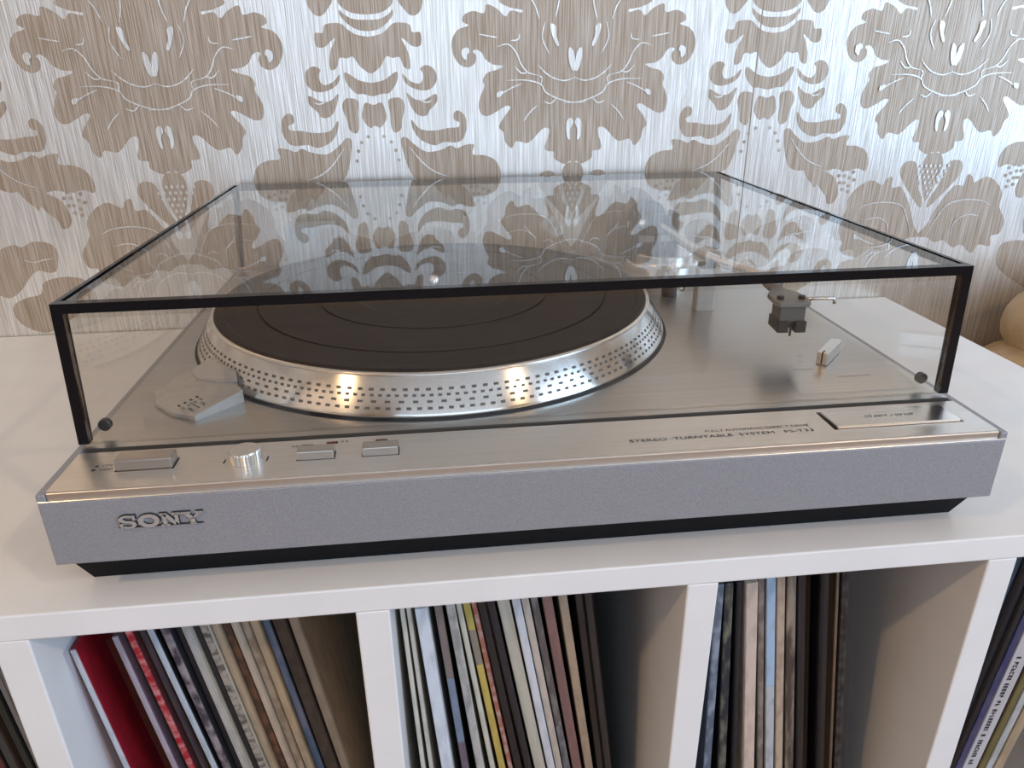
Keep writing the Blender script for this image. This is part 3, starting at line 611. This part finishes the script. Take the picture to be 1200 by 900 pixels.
# tonearm
AX, AZ = .1435, .0945
ta = part('tonearm_base', lathe([(0, .0575), (.031, .0575), (.031, .0640), (.0295, .0655), (.0250, .0660), (.0250, .0715), (.0240, .0725), (0, .0725)], 64, (.148, .318, 0)), 'chrome', None, True)
for f in ta.data.polygons: f.use_smooth = False
part('pivot_post', cyl(.0085, .072, .0860, (.1435, .328, 0)), 'black', ta)
part('gimbal_yoke', box(.1205, .1262, .316, .342, .0580, .1050, .002, 3), 'black', ta)
part('gimbal_yoke', box(.1570, .1615, .318, .340, .0720, .1040, .002, 3), 'black', ta)
part('gimbal_bridge', box(.1215, .1600, .320, .338, .0795, .0860, .0012, 2), 'grey', ta)
part('bearing_block', box(.1345, .1530, .318, .338, .0870, .1020, .0015, 2), 'black', ta)
part('bearing_screw', cyl(.0032, .1225, .1350, (0, .329, AZ), 20, 'X').__class__ and lathe([(0, .1190), (.0036, .1190), (.0036, .1360), (0, .1360)], 20, (0, .329, AZ), 'X'), 'chrome', ta)
cw = part('counterweight', lathe([(0, -.3615), (.0125, -.3615), (.0140, -.3600), (.0140, -.3465), (.0125, -.3450), (0, -.3450)], 40, (AX, 0, AZ + .002), 'Y'), 'black', ta, False)
cw.data.transform(Matrix.Identity(4))
path = spline([(AX, .3400, AZ), (AX, .300, AZ), (AX, .250, AZ), (.1450, .215, AZ - .0002), (.1520, .186, AZ - .0004), (.1610, .165, AZ - .0008), (.1655, .150, AZ - .0012), (.1650, .140, AZ - .0014)], 6, False)
tb = part('arm_tube', tube(path, .0036, 16), 'chrome', ta, True)
part('locking_collar', tube([(.1651, .1475, AZ - .0014), (.1642, .1370, AZ - .0015)], .0052, 20), 'grey', ta, True)
# headshell, turned slightly in toward the platter
hd = Vector((-.10, -.995)).normalized(); hn = Vector((-hd.y, hd.x)) * 1.0
HX, HY = .1642, .1370
def hp(s, t): return (HX + hd.x * s + hn.x * t, HY + hd.y * s + hn.y * t)
shp = [hp(0, -.0035), hp(.008, -.0050), hp(.016, -.0098), hp(.033, -.0105), hp(.036, -.0085), hp(.036, .0085), hp(.033, .0105), hp(.016, .0098), hp(.008, .0050), hp(0, .0035)]
HZ0, HZ1 = .0895, .0925
hs = part('headshell', prism(shp, HZ0, HZ1, .0004, 2), 'grey', ta)
for t in (-.00635, .00635):
    c = hp(.0285, t); part('mount_screw', cyl(.0021, HZ0 - .001, HZ1 + .0022, (c[0], c[1], 0), 18), 'black', hs)
q = [hp(.0260, .0095), hp(.0260, .0190), hp(.0262, .0268)] if hn.x > 0 else [hp(.0260, -.0095), hp(.0260, -.0190), hp(.0262, -.0268)]
part('finger_lift', tube([(q[0][0], q[0][1], HZ1 - .0008), (q[1][0], q[1][1], HZ1 - .0006), (q[2][0], q[2][1], HZ1 - .0008), (q[2][0] + .0006, q[2][1], HZ1 - .0038)], .0011, 10), 'chrome', hs, True)
ca = part('cartridge', prism([hp(.0200, -.0075), hp(.0345, -.0075), hp(.0345, .0075), hp(.0200, .0075)], .0800, HZ0 + .0002, .0005, 2), 'smoke', ta)
for s, t0, t1 in ((0, -.0084, -.0020), (0, .0020, .0084), (1, -.0030, .0030)):
    part('stylus_guard', prism([hp(.0190, t0), hp(.0362 - s * .003, t0), hp(.0362 - s * .003, t1), hp(.0190, t1)], .0738 + s * .0022, .0808, .0004, 2), 'black', ca)
c = hp(.0340, 0); part('stylus', cyl(.0007, .0712, .0772, (c[0], c[1], 0), 10, bev=.0002), 'black', ca)
# arm rest and cue lever
ar = part('arm_rest', prism([(.1365, .196), (.1500, .196), (.1500, .206), (.1365, .206)], .0570, .0885, .0012, 2), 'silverstrobe', ta)
part('rest_clip', box(.1375, .1490, .1975, .2045, .0884, .0922, .0008, 2), 'black', ar)
part('cue_lever', tube([(.1290, .235, .0570), (.1290, .235, .0700), (.1280, .205, .0725)], .0022, 12), 'chrome', ta, True)
part('lever_boss', cyl(.0058, .0575, .0660, (.1290, .236, 0), 24), 'black', ta)

# dust cover: sheets of clear acrylic between dark polished edges
LZ0, LZ1, LC = .0600, .1302, -.0009
def lw(z): k = (z - LZ0) / (LZ1 - LZ0); return .2194 + (.2136 - .2194) * k
def lf(z): k = (z - LZ0) / (LZ1 - LZ0); return .0362 + (.0322 - .0362) * k
LB = .3715; TH = .0048
def lidbox(u0, u1, v0, v1, z0, z1, m, name, parent):
    """u: offset from the left (>=0) or right (<0 or None) wall, v: offset from front (>=0) or back (<0)"""
    c = []
    for z in (z0, z1):
        X0, X1, Y0 = LC - lw(z), LC + lw(z), lf(z)
        fx = lambda u: X0 + u if u >= 0 else X1 + u
        fy = lambda v: Y0 + v if v >= 0 else LB + v
        c += [(fx(u0), fy(v0), z), (fx(u1), fy(v0), z), (fx(u1), fy(v1), z), (fx(u0), fy(v1), z)]
    b = bmesh.new(); hexa(b, c); bmesh.ops.recalc_face_normals(b, faces=b.faces[:])
    return obj(name, b, M[m], parent)
E0 = 1e-9
lid = bpy.data.objects.new('dust_cover', None); link(lid, T); lid['label'] = 'clear acrylic dust cover with dark edges'
TE = .0046
lidbox(TH, -TH, TH, -TH, LZ1 - TE, LZ1, 'acrylic', 'top_sheet', lid)
lidbox(TH, -TH, 0, TH * .8, LZ0, LZ1 - TE, 'acrylic', 'front_sheet', lid)
lidbox(TH, -TH, -TH * .8, -E0, LZ0, LZ1 - TE, 'acrylic', 'back_sheet', lid)
lidbox(0, TH * .8, TH, -TH, LZ0, LZ1 - TE, 'acrylic', 'side_sheet', lid)
lidbox(-TH * .8, -E0, TH, -TH, LZ0, LZ1 - TE, 'acrylic', 'side_sheet', lid)
for u in ((0, TH), (-TH, -E0)):
    lidbox(u[0], u[1], 0, TH, LZ0, LZ1, 'acrylic_edge', 'corner_edge', lid)
    lidbox(u[0], u[1], -TH, -E0, LZ0, LZ1, 'acrylic_edge', 'corner_edge', lid)
    lidbox(u[0] if u[0] >= 0 else -.0022, .0022 if u[0] >= 0 else u[1], TH, -TH, LZ1 - TE, LZ1, 'acrylic_edge', 'top_edge', lid)
lidbox(TH, -TH, 0, TH, LZ1 - TE, LZ1, 'acrylic_edge', 'top_edge', lid)
lidbox(TH, -TH, -TH, -E0, LZ1 - TE, LZ1, 'acrylic_edge', 'top_edge', lid)
lidbox(TH, -TH, .0006, TH * .9, LZ1 - TE - .0024, LZ1 - TE, 'acrylic', 'glue_fillet', lid)
for u in ((TH, TH + .0007), (-TH - .0007, -TH)):
    lidbox(u[0], u[1], .0004, .0016, LZ0, LZ1 - TE - .0024, 'acrylic', 'glue_fillet', lid)
lidbox(TH, -TH, 0, .0014, LZ0 - .0001, LZ0 + .0008, 'acrylic', 'bottom_edge', lid)
for s in (-1, 1):
    part('rubber_bumper', cyl(.0030, -.0490, -.0455, (LC + s * (.2190 - .0086), 0, .0648), 20, 'Y'), 'black', lid)
for x0 in (-.1740, .1290):
    h = part('hinge', box(x0, x0 + .043, .352, .3670, .0575, .0985, .0015, 2), 'hinge')
    part('hinge_tongue', box(x0 + .036, x0 + .0425, .346, .3525, .075, .0960, .001, 2), 'grey', h)

# ------------------------------------------------------------------ tan leather armchair beyond the end of the cabinet
A = thing('armchair', 'tan leather armchair with puffy tufted back standing past the cabinet end', 'armchair', (.80, .05, FZ))
def puff(c, rx, ry, rz, e=.75, n=28, m=18, dent=0):
    b = bmesh.new(); rings = []
    sg = lambda v, p: math.copysign(abs(v) ** p, v)
    for j in range(m + 1):
        ph = -PI / 2 + PI * j / m
        if j in (0, m): rings.append([b.verts.new((c[0], c[1], c[2] + rz * sg(math.sin(ph), e)))]); continue
        rings.append([b.verts.new((c[0] + rx * sg(math.cos(ph), e) * sg(math.cos(2 * PI * i / n), e), c[1] + ry * sg(math.cos(ph), e) * sg(math.sin(2 * PI * i / n), e), c[2] + rz * sg(math.sin(ph), e))) for i in range(n)])
    for a, d in zip(rings, rings[1:]):
        for i in range(n):
            j = (i + 1) % n
            if len(a) == 1: b.faces.new((a[0], d[j], d[i]))
            elif len(d) == 1: b.faces.new((a[i], a[j], d[0]))
            else: b.faces.new((a[i], a[j], d[j], d[i]))
    bmesh.ops.recalc_face_normals(b, faces=b.faces[:])
    bmesh.ops.translate(b, verts=b.verts[:], vec=(-.80, -.05, -FZ))
    return b
for x in (.640, .91, 1.18):
    part('back_cushion', puff((x + .01, .290, -.012), .165, .085, .046), 'leather', A, True)
    part('back_cushion', puff((x - .045, .262, -.092), .160, .105, .078), 'leather', A, True)
part('back_frame', puff((.83, .325, -.38), .40, .05, .35, .3), 'leather', A, True)
for x in (.50, 1.10):
    part('arm', puff((x, -.02, -.36), .07, .36, .17, .5), 'leather', A, True)
    part('arm_base', puff((x, -.02, -.56), .06, .33, .17, .25), 'leather', A, True)
part('seat_cushion', puff((.80, -.05, -.38), .24, .30, .08, .4), 'leather', A, True)
part('seat_base', puff((.80, -.02, -.56), .25, .32, .13, .2), 'leather', A, True)
